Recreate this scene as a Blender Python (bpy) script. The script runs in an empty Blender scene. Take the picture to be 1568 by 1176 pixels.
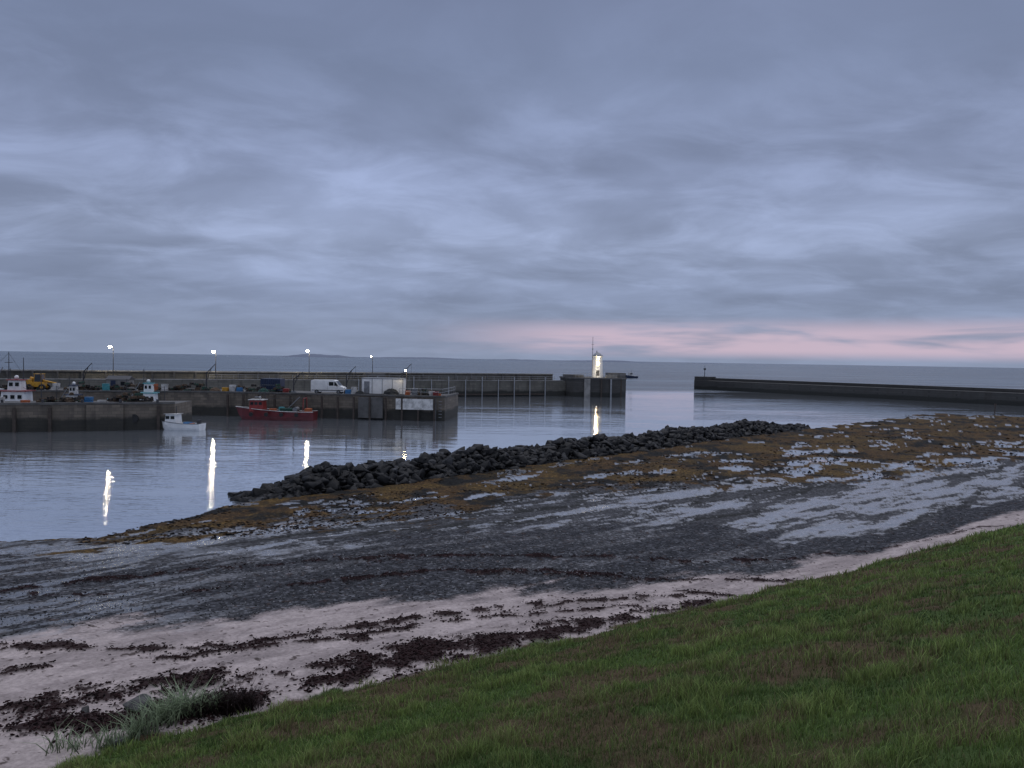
import bpy, bmesh, math, random
import numpy as np
from mathutils import Vector, Matrix
random.seed(7); rng=np.random.default_rng(7)
sc=bpy.context.scene
sc.view_settings.view_transform='Standard'; sc.view_settings.look='None'; sc.view_settings.exposure=0
# ------------------------------------------------ camera
F=1132.0; th=math.radians(1.92); ro=math.radians(0.95); CH=10.0
f=Vector((0,math.cos(th),-math.sin(th))); r0=Vector((1,0,0)); u0=Vector((0,math.sin(th),math.cos(th)))
R_=math.cos(ro)*r0+math.sin(ro)*u0; U_=-math.sin(ro)*r0+math.cos(ro)*u0
cam=bpy.data.cameras.new('camera'); co=bpy.data.objects.new('camera',cam); sc.collection.objects.link(co)
M=Matrix(((R_.x,U_.x,-f.x,0),(R_.y,U_.y,-f.y,0),(R_.z,U_.z,-f.z,CH),(0,0,0,1)))
co.matrix_world=M; cam.sensor_width=36; cam.lens=36*F/1568; cam.clip_end=80000; cam.clip_start=0.1
sc.camera=co
def survey(px,py,z):
    """world point at height z for a bearing measured from the view point"""
    dx=f.x*F+(px-784)*R_.x-(py-588)*U_.x
    dy=f.y*F+(px-784)*R_.y-(py-588)*U_.y
    dz=f.z*F+(px-784)*R_.z-(py-588)*U_.z
    t=(z-CH)/dz
    return (dx*t,dy*t)
# ------------------------------------------------ noise
def h2(ix,iy,s):
    n=(ix*374761393+iy*668265263+s*1442695041)&0x7fffffff
    n=((n^(n>>13))*1274126177)&0x7fffffff
    n=(n^(n>>16))&0x7fffffff
    return n/float(0x7fffffff)
def vn(x,y,s=0):
    x=np.asarray(x,float);y=np.asarray(y,float)
    ix=np.floor(x).astype(np.int64);iy=np.floor(y).astype(np.int64)
    fx=x-ix;fy=y-iy;fx=fx*fx*(3-2*fx);fy=fy*fy*(3-2*fy)
    a=h2(ix,iy,s);b=h2(ix+1,iy,s);c=h2(ix,iy+1,s);d=h2(ix+1,iy+1,s)
    return (a*(1-fx)+b*fx)*(1-fy)+(c*(1-fx)+d*fx)*fy
def fbm(x,y,s=0,o=4,g=.5):
    t=0;a=1;n=0
    for i in range(o):
        t=t+a*vn(x*2**i+i*17.3,y*2**i-i*9.1,s+i);n+=a;a*=g
    return t/n
def ss(a,b,x):
    t=np.clip((x-a)/(b-a),0,1);return t*t*(3-2*t)
# ------------------------------------------------ materials
def newmat(name):
    m=bpy.data.materials.new(name);m.use_nodes=True
    nt=m.node_tree;return m,nt,nt.nodes['Principled BSDF']
def N(nt,t,**k):
    n=nt.nodes.new(t)
    for a,b in k.items(): setattr(n,a,b)
    return n
def math_(nt,op,a,b=None,clamp=False):
    n=nt.nodes.new('ShaderNodeMath');n.operation=op;n.use_clamp=clamp
    for i,v in enumerate((a,b)):
        if v is None: continue
        if isinstance(v,(int,float)): n.inputs[i].default_value=v
        else: nt.links.new(v,n.inputs[i])
    return n.outputs[0]
def mixc(nt,fac,a,b,mode='MIX'):
    n=nt.nodes.new('ShaderNodeMix');n.data_type='RGBA';n.blend_type=mode
    for s,v in ((0,fac),(6,a),(7,b)):
        if isinstance(v,(int,float)): n.inputs[s].default_value=v
        elif isinstance(v,tuple): n.inputs[s].default_value=v if len(v)==4 else v+(1,)
        else: nt.links.new(v,n.inputs[s])
    return n.outputs[2]
def sstep(nt,v,a,b,lo=0.,hi=1.):
    n=nt.nodes.new('ShaderNodeMapRange');n.interpolation_type='SMOOTHSTEP'
    nt.links.new(v,n.inputs[0]);n.inputs[1].default_value=a;n.inputs[2].default_value=b
    n.inputs[3].default_value=lo;n.inputs[4].default_value=hi
    return n.outputs[0]
def noise(nt,scale,detail=5,rough=.55,vec=None,dist=0.):
    n=nt.nodes.new('ShaderNodeTexNoise');n.inputs['Scale'].default_value=scale
    n.inputs['Detail'].default_value=detail;n.inputs['Roughness'].default_value=rough;n.inputs['Distortion'].default_value=dist
    if vec is not None: nt.links.new(vec,n.inputs['Vector'])
    return n.outputs[0]
def pos(nt): return nt.nodes.new('ShaderNodeNewGeometry').outputs['Position']
def scaled(nt,v,s,rot=0):
    n=nt.nodes.new('ShaderNodeMapping');nt.links.new(v,n.inputs[0]);n.inputs['Scale'].default_value=s;n.inputs['Rotation'].default_value=(0,0,rot)
    return n.outputs[0]
def bump(nt,bs,h,strength,dist):
    n=nt.nodes.new('ShaderNodeBump');n.inputs['Distance'].default_value=dist
    if isinstance(strength,(int,float)): n.inputs['Strength'].default_value=strength
    else: nt.links.new(strength,n.inputs['Strength'])
    nt.links.new(h,n.inputs['Height']);nt.links.new(n.outputs[0],bs.inputs['Normal'])
def plain(name,col,rough=.6,var=.35,scale=3.,metal=0.,emit=None,es=0):
    m,nt,b=newmat(name)
    tc=N(nt,'ShaderNodeTexCoord').outputs['Object']
    nz=noise(nt,scale,6,.65,tc)
    c2=tuple(max(0,c*(1-var)) for c in col)
    fac=sstep(nt,nz,.35,.62)
    nt.links.new(mixc(nt,fac,c2,tuple(col)),b.inputs['Base Color'])
    b.inputs['Roughness'].default_value=rough;b.inputs['Metallic'].default_value=metal
    if emit: b.inputs['Emission Color'].default_value=emit+(1,);b.inputs['Emission Strength'].default_value=es
    return m
def wallmat(name,c1,c2,tide=1.7,bw=1.1,bh=.42):
    m,nt,b=newmat(name);p=pos(nt)
    s=N(nt,'ShaderNodeSeparateXYZ');nt.links.new(p,s.inputs[0])
    along=math_(nt,'ADD',s.outputs[0],math_(nt,'MULTIPLY',s.outputs[1],.6))
    cb=N(nt,'ShaderNodeCombineXYZ');nt.links.new(along,cb.inputs[0]);nt.links.new(s.outputs[2],cb.inputs[1])
    br=N(nt,'ShaderNodeTexBrick');nt.links.new(cb.outputs[0],br.inputs[0])
    br.inputs['Scale'].default_value=1;br.inputs['Brick Width'].default_value=bw;br.inputs['Row Height'].default_value=bh
    br.inputs['Mortar Size'].default_value=.03;br.inputs['Bias'].default_value=0
    br.inputs['Color1'].default_value=c1+(1,);br.inputs['Color2'].default_value=c2+(1,);br.inputs['Mortar'].default_value=tuple(x*.45 for x in c1)+(1,)
    n1=noise(nt,.35,6,.7,p); n2=noise(nt,1,5,.6,scaled(nt,p,(.9,.9,.12)))
    c=mixc(nt,sstep(nt,n1,.35,.65,0,.55),br.outputs[0],tuple(x*.5 for x in c1))
    c=mixc(nt,sstep(nt,n2,.5,.68,0,.5),c,(.035,.03,.025))
    zz=math_(nt,'ADD',s.outputs[2],math_(nt,'MULTIPLY',math_(nt,'SUBTRACT',n1,.5),1.6))
    t=sstep(nt,zz,tide-.25,tide+.35,1,0)
    c=mixc(nt,math_(nt,'MULTIPLY',t,.88),c,(.014,.015,.012))
    nt.links.new(c,b.inputs['Base Color']);b.inputs['Roughness'].default_value=.8
    bump(nt,b,br.outputs['Fac'],-.6,.04)
    return m
mats={}
def A(m): mats[m.name]=m;return m
A(wallmat('quay_stone',(.20,.165,.125),(.11,.092,.075),1.6))
A(wallmat('pier_stone',(.15,.14,.115),(.11,.105,.088),1.4,2.2,.6))
A(wallmat('dark_stone',(.065,.062,.056),(.045,.045,.042),1.2,2.,.6))
A(plain('concrete',(.27,.26,.24),.85,.4,.6))
A(plain('concrete_dark',(.11,.106,.10),.85,.4,.5))
A(plain('white_paint',(.80,.80,.78),.45,.15,1.2))
A(plain('dirty_white',(.62,.61,.58),.6,.5,1.1))
A(plain('glass_dark',(.02,.025,.03),.08,.2))
A(plain('rubber',(.02,.02,.02),.7,.3))
A(plain('steel_grey',(.25,.26,.27),.45,.3,3,.4))
A(plain('pale_steel',(.30,.31,.32),.5,.3,3))
A(plain('dark_steel',(.045,.045,.05),.5,.3,3))
A(plain('red_hull',(.14,.016,.018),.35,.35,1.2))
A(plain('red_paint',(.28,.035,.03),.4,.3,2))
A(plain('antifoul',(.05,.012,.012),.6,.4,1))
A(plain('blue_paint',(.05,.2,.42),.4,.3,2))
A(plain('teal_paint',(.08,.35,.38),.5,.3,2))
A(plain('navy_paint',(.02,.035,.08),.4,.3,2))
A(plain('yellow_paint',(.62,.32,.03),.45,.3,2))
A(plain('orange_plastic',(.5,.13,.04),.5,.3,2))
A(plain('wood_dark',(.06,.045,.035),.8,.4,3))
A(plain('net_dark',(.025,.028,.03),.95,.5,8))
A(plain('net_green',(.03,.09,.07),.95,.5,8))
A(plain('rope_brown',(.12,.08,.05),.95,.5,8))
A(plain('lamp_glow',(.9,.85,.7),.4,.0,1,0,(1,.86,.60),260))
A(plain('lamp_dim',(.9,.85,.7),.4,.0,1,0,(1,.80,.45),150))
A(plain('light_warm',(.9,.8,.6),.4,.0,1,0,(1,.62,.24),12))
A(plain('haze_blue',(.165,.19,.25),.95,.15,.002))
# ------------------------------------------------ mesh builder
class MB:
    def __init__(s): s.v=[];s.f=[];s.m=[];s.names=[];s.T=Matrix.Identity(4)
    def mi(s,n):
        if n not in s.names:s.names.append(n)
        return s.names.index(n)
    def add(s,vs,fs,mat):
        o=len(s.v);s.v+=[tuple(s.T@Vector(v)) for v in vs]
        k=s.mi(mat)
        for q in fs: s.f.append([i+o for i in q]);s.m.append(k)
    def box(s,c,d,mat,rz=0,top=1.,topy=None):
        topy=top if topy is None else topy
        x,y,z=d[0]/2,d[1]/2,d[2]/2;vs=[]
        ca,sa=math.cos(rz),math.sin(rz)
        for zz in(-z,z):
            kx,ky=(1,1) if zz<0 else (top,topy)
            for a,b in((-x,-y),(x,-y),(x,y),(-x,y)):
                a*=kx;b*=ky
                vs.append((c[0]+a*ca-b*sa,c[1]+a*sa+b*ca,c[2]+zz))
        s.add(vs,[(3,2,1,0),(4,5,6,7),(0,1,5,4),(1,2,6,5),(2,3,7,6),(3,0,4,7)],mat)
    def cyl(s,p0,p1,r0,mat,r1=None,n=8):
        r1=r0 if r1 is None else r1
        p0=Vector(p0);p1=Vector(p1);d=(p1-p0).normalized()
        a=d.orthogonal().normalized();b=d.cross(a);vs=[]
        for p,r in((p0,r0),(p1,r1)):
            for i in range(n):
                t=2*math.pi*(i+.5)/n;vs.append(tuple(p+a*r*math.cos(t)+b*r*math.sin(t)))
        fs=[(i,(i+1)%n,n+(i+1)%n,n+i) for i in range(n)]+[tuple(range(n-1,-1,-1)),tuple(range(n,2*n))]
        s.add(vs,fs,mat)
    def prism(s,poly,z0,z1,mat,topmat=None):
        n=len(poly);vs=[(p[0],p[1],z0) for p in poly]+[(p[0],p[1],z1) for p in poly]
        s.add(vs,[(i,(i+1)%n,n+(i+1)%n,n+i) for i in range(n)]+[tuple(range(n-1,-1,-1))],mat)
        s.add([(p[0],p[1],z1) for p in poly],[tuple(range(n))],topmat or mat)
    def xprism(s,prof,y0,y1,mat):  # profile in x,z
        n=len(prof);vs=[(p[0],y0,p[1]) for p in prof]+[(p[0],y1,p[1]) for p in prof]
        s.add(vs,[(i,n+i,n+(i+1)%n,(i+1)%n) for i in range(n)]+[tuple(range(n)),tuple(range(2*n-1,n-1,-1))],mat)
    def ball(s,c,r,mat,sq=(1,1,1),n=8,m=6,jit=0,half=False):
        vs=[];fs=[]
        for j in range(m+1):
            ph=math.pi*j/m*(.5 if half else 1)
            for i in range(n):
                t=2*math.pi*i/n;k=1+random.uniform(-jit,jit)
                vs.append((c[0]+r*sq[0]*k*math.sin(ph)*math.cos(t),c[1]+r*sq[1]*k*math.sin(ph)*math.sin(t),c[2]+r*sq[2]*k*math.cos(ph)))
        for j in range(m):
            for i in range(n): fs.append((j*n+i,(j+1)*n+i,(j+1)*n+(i+1)%n,j*n+(i+1)%n))
        s.add(vs,fs,mat)
    def hull(s,L,B,D,mat,mat2,deck,fb=.9,sheer=.5,draft=.35,rail=None):
        # bow at -x ; length L, beam B
        n=16;secs=[]
        for i in range(n+1):
            t=i/n
            b=B/2*(1-(1-t)**2.6)**.75 if t<1 else B/2
            b*=1-.18*max(0,(t-.6)/.4)
            b=max(b,.03)
            zt=fb+sheer*(1-t)**2+.12*t*t
            x=-L/2+L*t
            rake=.10*L*(1-t)**3
            secs.append([(x-rake*.9,-b,zt),(x-rake*.35,-b*.93,fb*.42),(x,-b*.8,.0),(x+rake*.3,0,-draft),(x,b*.8,.0),(x-rake*.35,b*.93,fb*.42),(x-rake*.9,b,zt)])
        vs=[p for q in secs for p in q]
        up=[];lo=[]
        for i in range(n):
            for k in range(6):
                q=(i*7+k,i*7+k+1,(i+1)*7+k+1,(i+1)*7+k)
                (lo if k in(2,3) else up).append(q)
        s.add(vs,up,mat);s.add(vs,lo,mat2)
        s.add(secs[-1],[tuple(range(6,-1,-1))],mat)
        dk=[];
        for q in secs: dk+= [(q[0][0]+.03,q[0][1]*.96,q[0][2]-.28),(q[6][0]+.03,q[6][1]*.96,q[6][2]-.28)]
        s.add(dk,[(2*i,2*i+2,2*i+3,2*i+1) for i in range(n)],deck)
        if rail:
            for side in(0,6):
                for i in range(n):
                    a=Vector(secs[i][side]);b=Vector(secs[i+1][side])
                    s.cyl(a,b,.055,rail,n=5)
    def make(s,name,bevel=0,smooth=False):
        me=bpy.data.meshes.new(name);me.from_pydata(s.v,[],s.f)
        for n in s.names: me.materials.append(mats[n])
        me.polygons.foreach_set('material_index',s.m)
        if smooth: me.polygons.foreach_set('use_smooth',[True]*len(s.f))
        me.update();o=bpy.data.objects.new(name,me);sc.collection.objects.link(o)
        if bevel:
            md=o.modifiers.new('b','BEVEL');md.width=bevel;md.segments=2;md.limit_method='ANGLE'
        return o
def place(x,y,z,rz=0,s=1): return Matrix.Translation((x,y,z))@Matrix.Rotation(rz,4,'Z')@Matrix.Scale(s,4)
def npmesh(name,V,Fc,k,mat,cols=None,attrs=None,smooth=False):
    me=bpy.data.meshes.new(name);nv=len(V);nf=len(Fc)
    me.vertices.add(nv);me.vertices.foreach_set('co',V.astype(np.float32).ravel())
    me.loops.add(nf*k);me.loops.foreach_set('vertex_index',Fc.astype(np.int32).ravel())
    me.polygons.add(nf);me.polygons.foreach_set('loop_start',np.arange(0,nf*k,k,dtype=np.int32))
    me.polygons.foreach_set('loop_total',np.full(nf,k,dtype=np.int32))
    if smooth: me.polygons.foreach_set('use_smooth',np.ones(nf,dtype=bool))
    me.update(calc_edges=True)
    if cols is not None:
        a=me.color_attributes.new('Col','FLOAT_COLOR','POINT')
        c=np.ones((nv,4),np.float32);c[:,:3]=cols;a.data.foreach_set('color',c.ravel())
    if attrs:
        for n,v in attrs.items():
            a=me.attributes.new(n,'FLOAT','POINT');a.data.foreach_set('value',v.astype(np.float32))
    me.materials.append(mat);o=bpy.data.objects.new(name,me);sc.collection.objects.link(o);return o
# ------------------------------------------------ terrain
def curve(pts):
    az=[];rr=[];zz=[]
    for px,py,z in pts:
        x,y=survey(px,py,z);az.append(math.degrees(math.atan2(x,y)));rr.append(math.hypot(x,y));zz.append(z)
    az=[-180,-100,-58]+az+[58,100,180]
    rr=[3000,3000,rr[0]]+rr+[rr[-1],3000,3000]
    zz=[zz[0]]*3+zz+[zz[-1]]*3
    return np.array(az),np.array(rr),np.array(zz)
c_toe=curve([(-300,1300,2.8),(100,1172,2.7),(200,1143,2.65),(400,1093,2.6),(600,1042,2.5),(780,1000,2.4),(900,975,2.3),(1100,925,2.1),(1300,878,1.9),(1450,835,1.8),(1568,803,1.7),(1800,735,1.6),(2100,680,1.5)])
c_sand=curve([(-300,985,1.9),(0,968,1.9),(200,962,1.9),(400,945,1.8),(600,928,1.8),(800,906,1.7),(1000,892,1.6),(1200,872,1.5),(1350,845,1.45),(1450,815,1.4),(1568,780,1.35),(1800,715,1.3),(2100,665,1.2)])
c_grav=curve([(-300,850,.35),(0,848,.4),(200,856,.8),(400,842,.95),(600,822,1.),(800,804,1.),(1000,800,1.),(1200,826,1.15),(1350,815,1.1),(1568,765,1.05),(1800,700,1.),(2100,655,.9)])
c_wet=curve([(-300,837,.1),(0,834,.15),(200,824,.35),(350,815,.5),(500,802,.55),(700,782,.6),(800,764,.6),(900,752,.6),(1000,746,.6),(1200,740,.6),(1400,728,.6),(1568,705,.6),(1800,680,.6),(2100,650,.6)])
c_wl=curve([(-300,832,0),(0,828,0),(150,822,0),(210,808,0),(300,790,0),(350,773,.05),(400,766,.1),(470,758,.1),(600,743,.1),(750,722,.1),(900,700,.1),(1000,688,.1),(1100,673,.1),(1250,655,.05),(1330,645,0),(1400,635,0),(1480,631,0),(1568,634,0),(1800,641,0),(2100,645,0)])
def terrain(x,y,full=False):
    x=np.asarray(x,float);y=np.asarray(y,float)
    r=np.hypot(x,y);az=np.degrees(np.arctan2(x,y))
    g=lambda c:(np.interp(az,c[0],c[1]),np.interp(az,c[0],c[2]))
    (r0_,z0),(r1,z1),(r2,z2),(r3,z3),(r4,z4)=map(g,(c_toe,c_sand,c_grav,c_wet,c_wl))
    r1=np.maximum(r1,r0_+.6);r2=np.maximum(r2,r1+.8);r3=np.maximum(r3,r2+.8);r4=np.maximum(r4,r3+.6)
    L=lambda a,b,za,zb:za+(zb-za)*np.clip((r-a)/(b-a),0,1)
    q=np.clip(r/r0_,0,1)
    z=8.35+(z0-8.35)*q
    z=np.where(r>r0_,L(r0_,r1,z0,z1),z);z=np.where(r>r1,L(r1,r2,z1,z2),z)
    z=np.where(r>r2,L(r2,r3,z2,z3),z);z=np.where(r>r3,L(r3,r4,z3,z4),z)
    z=np.where(r>r4,z4-np.clip((r-r4)/12,0,1)*2.8,z)
    ed=r0_-r
    gr=ss(-.25,.15,ed+(fbm(x*1.3,y*1.3,5)-.5)*1.6)
    z=z+gr*((fbm(x*.5,y*.5,11)-.5)*.34*np.clip(ed/3,0,1)+(fbm(x*3,y*3,12)-.5)*.10)
    be=(1-gr)
    z=z+be*((fbm(x*.8,y*.8,21)-.5)*.10+(fbm(x*2.6,y*2.6,22,3)-.5)*.05)
    a=x*.76+y*.65;c=-x*.65+y*.76
    weed=ss(-1,1.5,r-r3)
    z=z+be*weed*(fbm(x*.35,y*.35,31,5)-.5)*.45*np.clip((r4-r)/4+.3,0,1)
    if not full: return z
    return z,dict(r=r,az=az,r0=r0_,r1=r1,r2=r2,r3=r3,r4=r4,gr=gr,a=a,c=c)
azs=np.concatenate([np.linspace(-180,-40,29),np.linspace(-39,39,1000),np.linspace(40,180,29)])
rs=np.concatenate([[.01,1,2],np.geomspace(2.6,11.9,90),1/np.linspace(1/12.,1/175.,580),np.geomspace(180,9000,14)])
AZ,RR=np.meshgrid(np.radians(azs),rs)
X=RR*np.sin(AZ);Y=RR*np.cos(AZ)
Z,I=terrain(X,Y,True)
nr,na=X.shape
r=I['r'];a=I['a'];c=I['c'];az=I['az']
def col(*t): return np.array(t)[None,None,:]
def mixn(A_,B_,w): return A_*(1-w[...,None])+B_*w[...,None]
one=np.ones(X.shape+(1,))
fine=fbm(X*2.6,Y*2.6,41,4,.65);med=fbm(X*.5,Y*.5,42,4);hf=fbm(X*1.6,Y*1.6,48,5,.7)-.5
str1=fbm(a*.14,c*.9,43,6,.62)+hf*.22;str2=fbm(a*.3,c*1.5,44,6,.65)+hf*.2;str3=fbm(a*.07+med*.3,c*.45,45,6,.6)+hf*.2
warp=(med-.5)
sandc=mixn(col(.43,.365,.345)*one,col(.31,.262,.25),ss(.38,.66,str2))
gravc=mixn(col(.050,.051,.056)*one,col(.105,.105,.11),ss(.50,.75,str1))
wetc=mixn(col(.060,.060,.064)*one,col(.022,.022,.021),ss(.42,.56,str2))
wn=fbm(X*.45,Y*.45,46,6,.65)
weedc=mixn(col(.060,.034,.012)*one,col(.009,.009,.008),ss(.44,.58,wn))
weedc=mixn(weedc,col(.090,.055,.015),ss(.50,.64,fbm(X*.25,Y*.25,47,6,.65))*.7)
W1=ss(-1.0,1.0,r-I['r1']+warp*4+ (str1-.5)*5)
W2=ss(-1.0,1.0,r-I['r2']+warp*6+(str1-.5)*8)
W3=ss(-.8,.8,r-I['r3']+warp*14+(str2-.5)*14)
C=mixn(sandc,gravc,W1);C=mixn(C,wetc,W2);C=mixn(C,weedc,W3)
wet=np.zeros(X.shape)
left=ss(-14,-30,az)
gz=W1*(1-W2)
ripple=fbm(a*.35+.6*c,c*1.6-.5*a,51,5,.6)+hf*.1
lz=left*ss(-3,2,r-I['r1'])*(1-W3)
rp=ss(.53,.58,ripple)
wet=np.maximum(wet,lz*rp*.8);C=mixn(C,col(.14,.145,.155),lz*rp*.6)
wz=W2*(1-W3)
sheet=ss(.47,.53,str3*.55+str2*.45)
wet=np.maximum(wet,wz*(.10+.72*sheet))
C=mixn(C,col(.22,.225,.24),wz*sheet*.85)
right=ss(5,24,az)
pool=fbm(a*.22+7,c*.55,61,6,.62)*.8+.2*fbm(X*1.1,Y*1.1,62,4,.6)
near=ss(34,4,r-I['r3'])
pthr=.625-.105*right*near+.05*ss(30,60,r-I['r3'])-.02*near
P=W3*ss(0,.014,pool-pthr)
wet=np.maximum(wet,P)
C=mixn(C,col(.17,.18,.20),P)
wet=np.maximum(wet,W3*.10)
def crv(pts): cc=curve(pts);return np.interp(az,cc[0],cc[1])
wr=np.zeros(X.shape)
wn1=fbm(X*2.0,Y*2.0,71,6,.68);ll=fbm(a*.25,c*.25,72,2)
for pts,w,amt in (([(-300,1000,2.1),(0,995,2.1),(300,993,2.1),(420,978,2.1),(640,948,2.),(800,928,2.),(950,912,1.9),(1100,915,1.9)],.26,.665),
              ([(-300,1110,2.5),(0,1090,2.4),(200,1062,2.4),(460,1028,2.35),(560,1018,2.3),(750,992,2.25),(900,955,2.2),(1080,925,2.1)],.62,.62),
              ([(-300,1040,2.3),(0,1025,2.2),(300,1002,2.2),(600,968,2.1),(800,945,2.),(1000,925,1.95)],.18,.65),
              ([(-300,925,1.5),(0,915,1.5),(300,905,1.5),(420,900,1.5),(600,880,1.5)],.3,.64),
              ([(800,850,1.4),(1000,860,1.4),(1200,862,1.4),(1400,838,1.3),(1500,815,1.3)],.3,.64),
              ([(-300,1180,2.6),(0,1125,2.5),(200,1110,2.5),(400,1075,2.4),(560,1045,2.4)],.5,.64)):
    d=np.abs(r-crv(pts)+warp*1.6)
    wr=np.maximum(wr,ss(0,.035,wn1+.22*np.exp(-(d/w)**2)+(ll-.5)*.25-amt)*ss(2.8*w,1.0*w,d))
wr*= (1-I['gr'])*(1-W2)
C=mixn(C,col(.020,.010,.010),wr*.95)
sp=ss(.70,.74,fbm(X*4.2,Y*4.2,73,4,.6))*(1-W2)
C=mixn(C,col(.05,.035,.03),sp*.8);wet*=1-wr
gsoil=mixn(col(.06,.09,.03)*one,col(.085,.062,.038),ss(.44,.58,fbm(X*.9,Y*.9,81,5,.6)))
gw=I['gr'];C=mixn(C,gsoil,gw);wet*=1-gw
C=C*(.72+.56*fine)[...,None]
Zt=Z+ (wr*.05)-np.where(P>.5,.04,0)
V=np.stack([X,Y,Zt],-1).reshape(-1,3)
ii=np.arange(nr-1)[:,None]*na+np.arange(na-1)[None,:]
Fc=np.stack([ii,ii+1,ii+na+1,ii+na],-1).reshape(-1,4)[:,::-1]
m,nt,b=newmat('beach_and_bank')
at=N(nt,'ShaderNodeAttribute',attribute_name='Col');wt=N(nt,'ShaderNodeAttribute',attribute_name='Wet')
grv=N(nt,'ShaderNodeAttribute',attribute_name='Gravel')
p=pos(nt)
vo=N(nt,'ShaderNodeTexVoronoi');vo.inputs['Scale'].default_value=8;nt.links.new(p,vo.inputs['Vector'])
n1=noise(nt,9,6,.7,p);sepc=N(nt,'ShaderNodeSeparateColor');nt.links.new(vo.outputs['Color'],sepc.inputs[0])
kg=math_(nt,'ADD',math_(nt,'MULTIPLY',math_(nt,'POWER',sepc.outputs[0],4.),1.9),sstep(nt,n1,.3,.7,.3,1.3))
ks=sstep(nt,n1,.3,.7,.8,1.2)
k=mixc(nt,grv.outputs['Fac'],ks,kg)
k=mixc(nt,math_(nt,'MULTIPLY',wt.outputs['Fac'],.8),k,(1,1,1))
hs=mixc(nt,1.,at.outputs['Color'],k,'MULTIPLY')
nt.links.new(hs,b.inputs['Base Color'])
rg=math_(nt,'SUBTRACT',.95,math_(nt,'MULTIPLY',math_(nt,'POWER',wt.outputs['Fac'],.8),.90),True)
nt.links.new(math_(nt,'MAXIMUM',rg,.05),b.inputs['Roughness'])
b.inputs['IOR'].default_value=1.5
nt.links.new(math_(nt,'ADD',.05,math_(nt,'MULTIPLY',wt.outputs['Fac'],.85)),b.inputs['Specular IOR Level'])
hgt=math_(nt,'ADD',math_(nt,'MULTIPLY',vo.outputs['Distance'],-.5),noise(nt,3,6,.7,p))
bst=math_(nt,'MULTIPLY',math_(nt,'SUBTRACT',1.02,math_(nt,'POWER',wt.outputs['Fac'],.8),True),math_(nt,'ADD',.45,math_(nt,'MULTIPLY',grv.outputs['Fac'],.55)))
bump(nt,b,hgt,bst,.13)
gatt=np.clip(W1,0,1)
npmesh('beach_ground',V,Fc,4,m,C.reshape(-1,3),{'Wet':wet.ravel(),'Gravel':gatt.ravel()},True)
# ------------------------------------------------ sea
m,nt,b=newmat('sea_water');p=pos(nt)
s=N(nt,'ShaderNodeSeparateXYZ');nt.links.new(p,s.inputs[0])
dist=math_(nt,'SUBTRACT',math_(nt,'ADD',math_(nt,'MULTIPLY',s.outputs[0],-.42),math_(nt,'MULTIPLY',s.outputs[1],.907)),181)
nC=noise(nt,1,6,.6,scaled(nt,p,(.004,.03,1),0));nB=noise(nt,1,5,.6,scaled(nt,p,(.05,.22,1),.1))
msk=math_(nt,'MAXIMUM',sstep(nt,math_(nt,'ADD',dist,math_(nt,'MULTIPLY',nC,30)),25,60),sstep(nt,math_(nt,'ADD',s.outputs[1],math_(nt,'MULTIPLY',nC,200)),340,540))
nA=noise(nt,1,3,.5,scaled(nt,p,(.55,1.9,1),.12));nE=noise(nt,1,2,.5,scaled(nt,p,(.12,.42,1),.05))
nD=noise(nt,1,4,.55,scaled(nt,p,(.022,.06,1),.3))
calm=sstep(nt,nD,.40,.62,.4,1.8)
h=math_(nt,'ADD',math_(nt,'MULTIPLY',nA,math_(nt,'MULTIPLY',calm,.026)),math_(nt,'MULTIPLY',math_(nt,'MULTIPLY',nB,msk),2.2))
h=math_(nt,'ADD',h,math_(nt,'MULTIPLY',nE,.05))
bump(nt,b,h,1,1)
c=mixc(nt,msk,mixc(nt,sstep(nt,nD,.42,.6),(.62,.66,.70),(.52,.57,.63)),(.085,.125,.16))
c=mixc(nt,math_(nt,'MULTIPLY',msk,sstep(nt,nC,.42,.58)),c,(.03,.05,.07))
nt.links.new(c,b.inputs['Base Color'])
nt.links.new(math_(nt,'ADD',.035,math_(nt,'MULTIPLY',msk,.22)),b.inputs['Roughness'])
b.inputs['IOR'].default_value=1.4
nt.links.new(math_(nt,'MULTIPLY',math_(nt,'SUBTRACT',1,msk),.86),b.inputs['Metallic'])
me=bpy.data.meshes.new('sea');bm=bmesh.new();n=96;rad=30000
vs=[bm.verts.new((rad*math.sin(2*math.pi*i/n),rad*math.cos(2*math.pi*i/n),0)) for i in range(n)]
bm.faces.new(vs[::-1]);bm.to_mesh(me);bm.free();me.materials.append(m)
o=bpy.data.objects.new('sea',me);sc.collection.objects.link(o)
# ------------------------------------------------ rocks
def hullrock(seed,bev,npt=13):
    rd=random.Random(seed);bm=bmesh.new()
    for i in range(npt):
        v=Vector((rd.uniform(-1,1),rd.uniform(-1,1),rd.uniform(-1,1)));k_=max(abs(v.x),abs(v.y),abs(v.z));v=v/max(.7,k_)*.47
        bm.verts.new(v)
    bmesh.ops.convex_hull(bm,input=bm.verts);
    bmesh.ops.delete(bm,geom=[v for v in bm.verts if not v.link_faces],context='VERTS')
    if bev: bmesh.ops.bevel(bm,geom=bm.edges[:],offset=.02,segments=1,affect='EDGES')
    bmesh.ops.triangulate(bm,faces=bm.faces[:])
    bm.verts.index_update()
    v=np.array([x.co[:] for x in bm.verts]);fc=np.array([[q.index for q in t.verts] for t in bm.faces]);bm.free();return v,fc
rocksB=[hullrock(i,True) for i in range(14)]
rocksS=[hullrock(i+50,False,9) for i in range(10)]
def rotm(rg):
    q=rg.normal(size=4);q/=np.linalg.norm(q);w,x,y,z=q
    return np.array([[1-2*(y*y+z*z),2*(x*y-z*w),2*(x*z+y*w)],[2*(x*y+z*w),1-2*(x*x+z*z),2*(y*z-x*w)],[2*(x*z-y*w),2*(y*z+x*w),1-2*(x*x+y*y)]])
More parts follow.
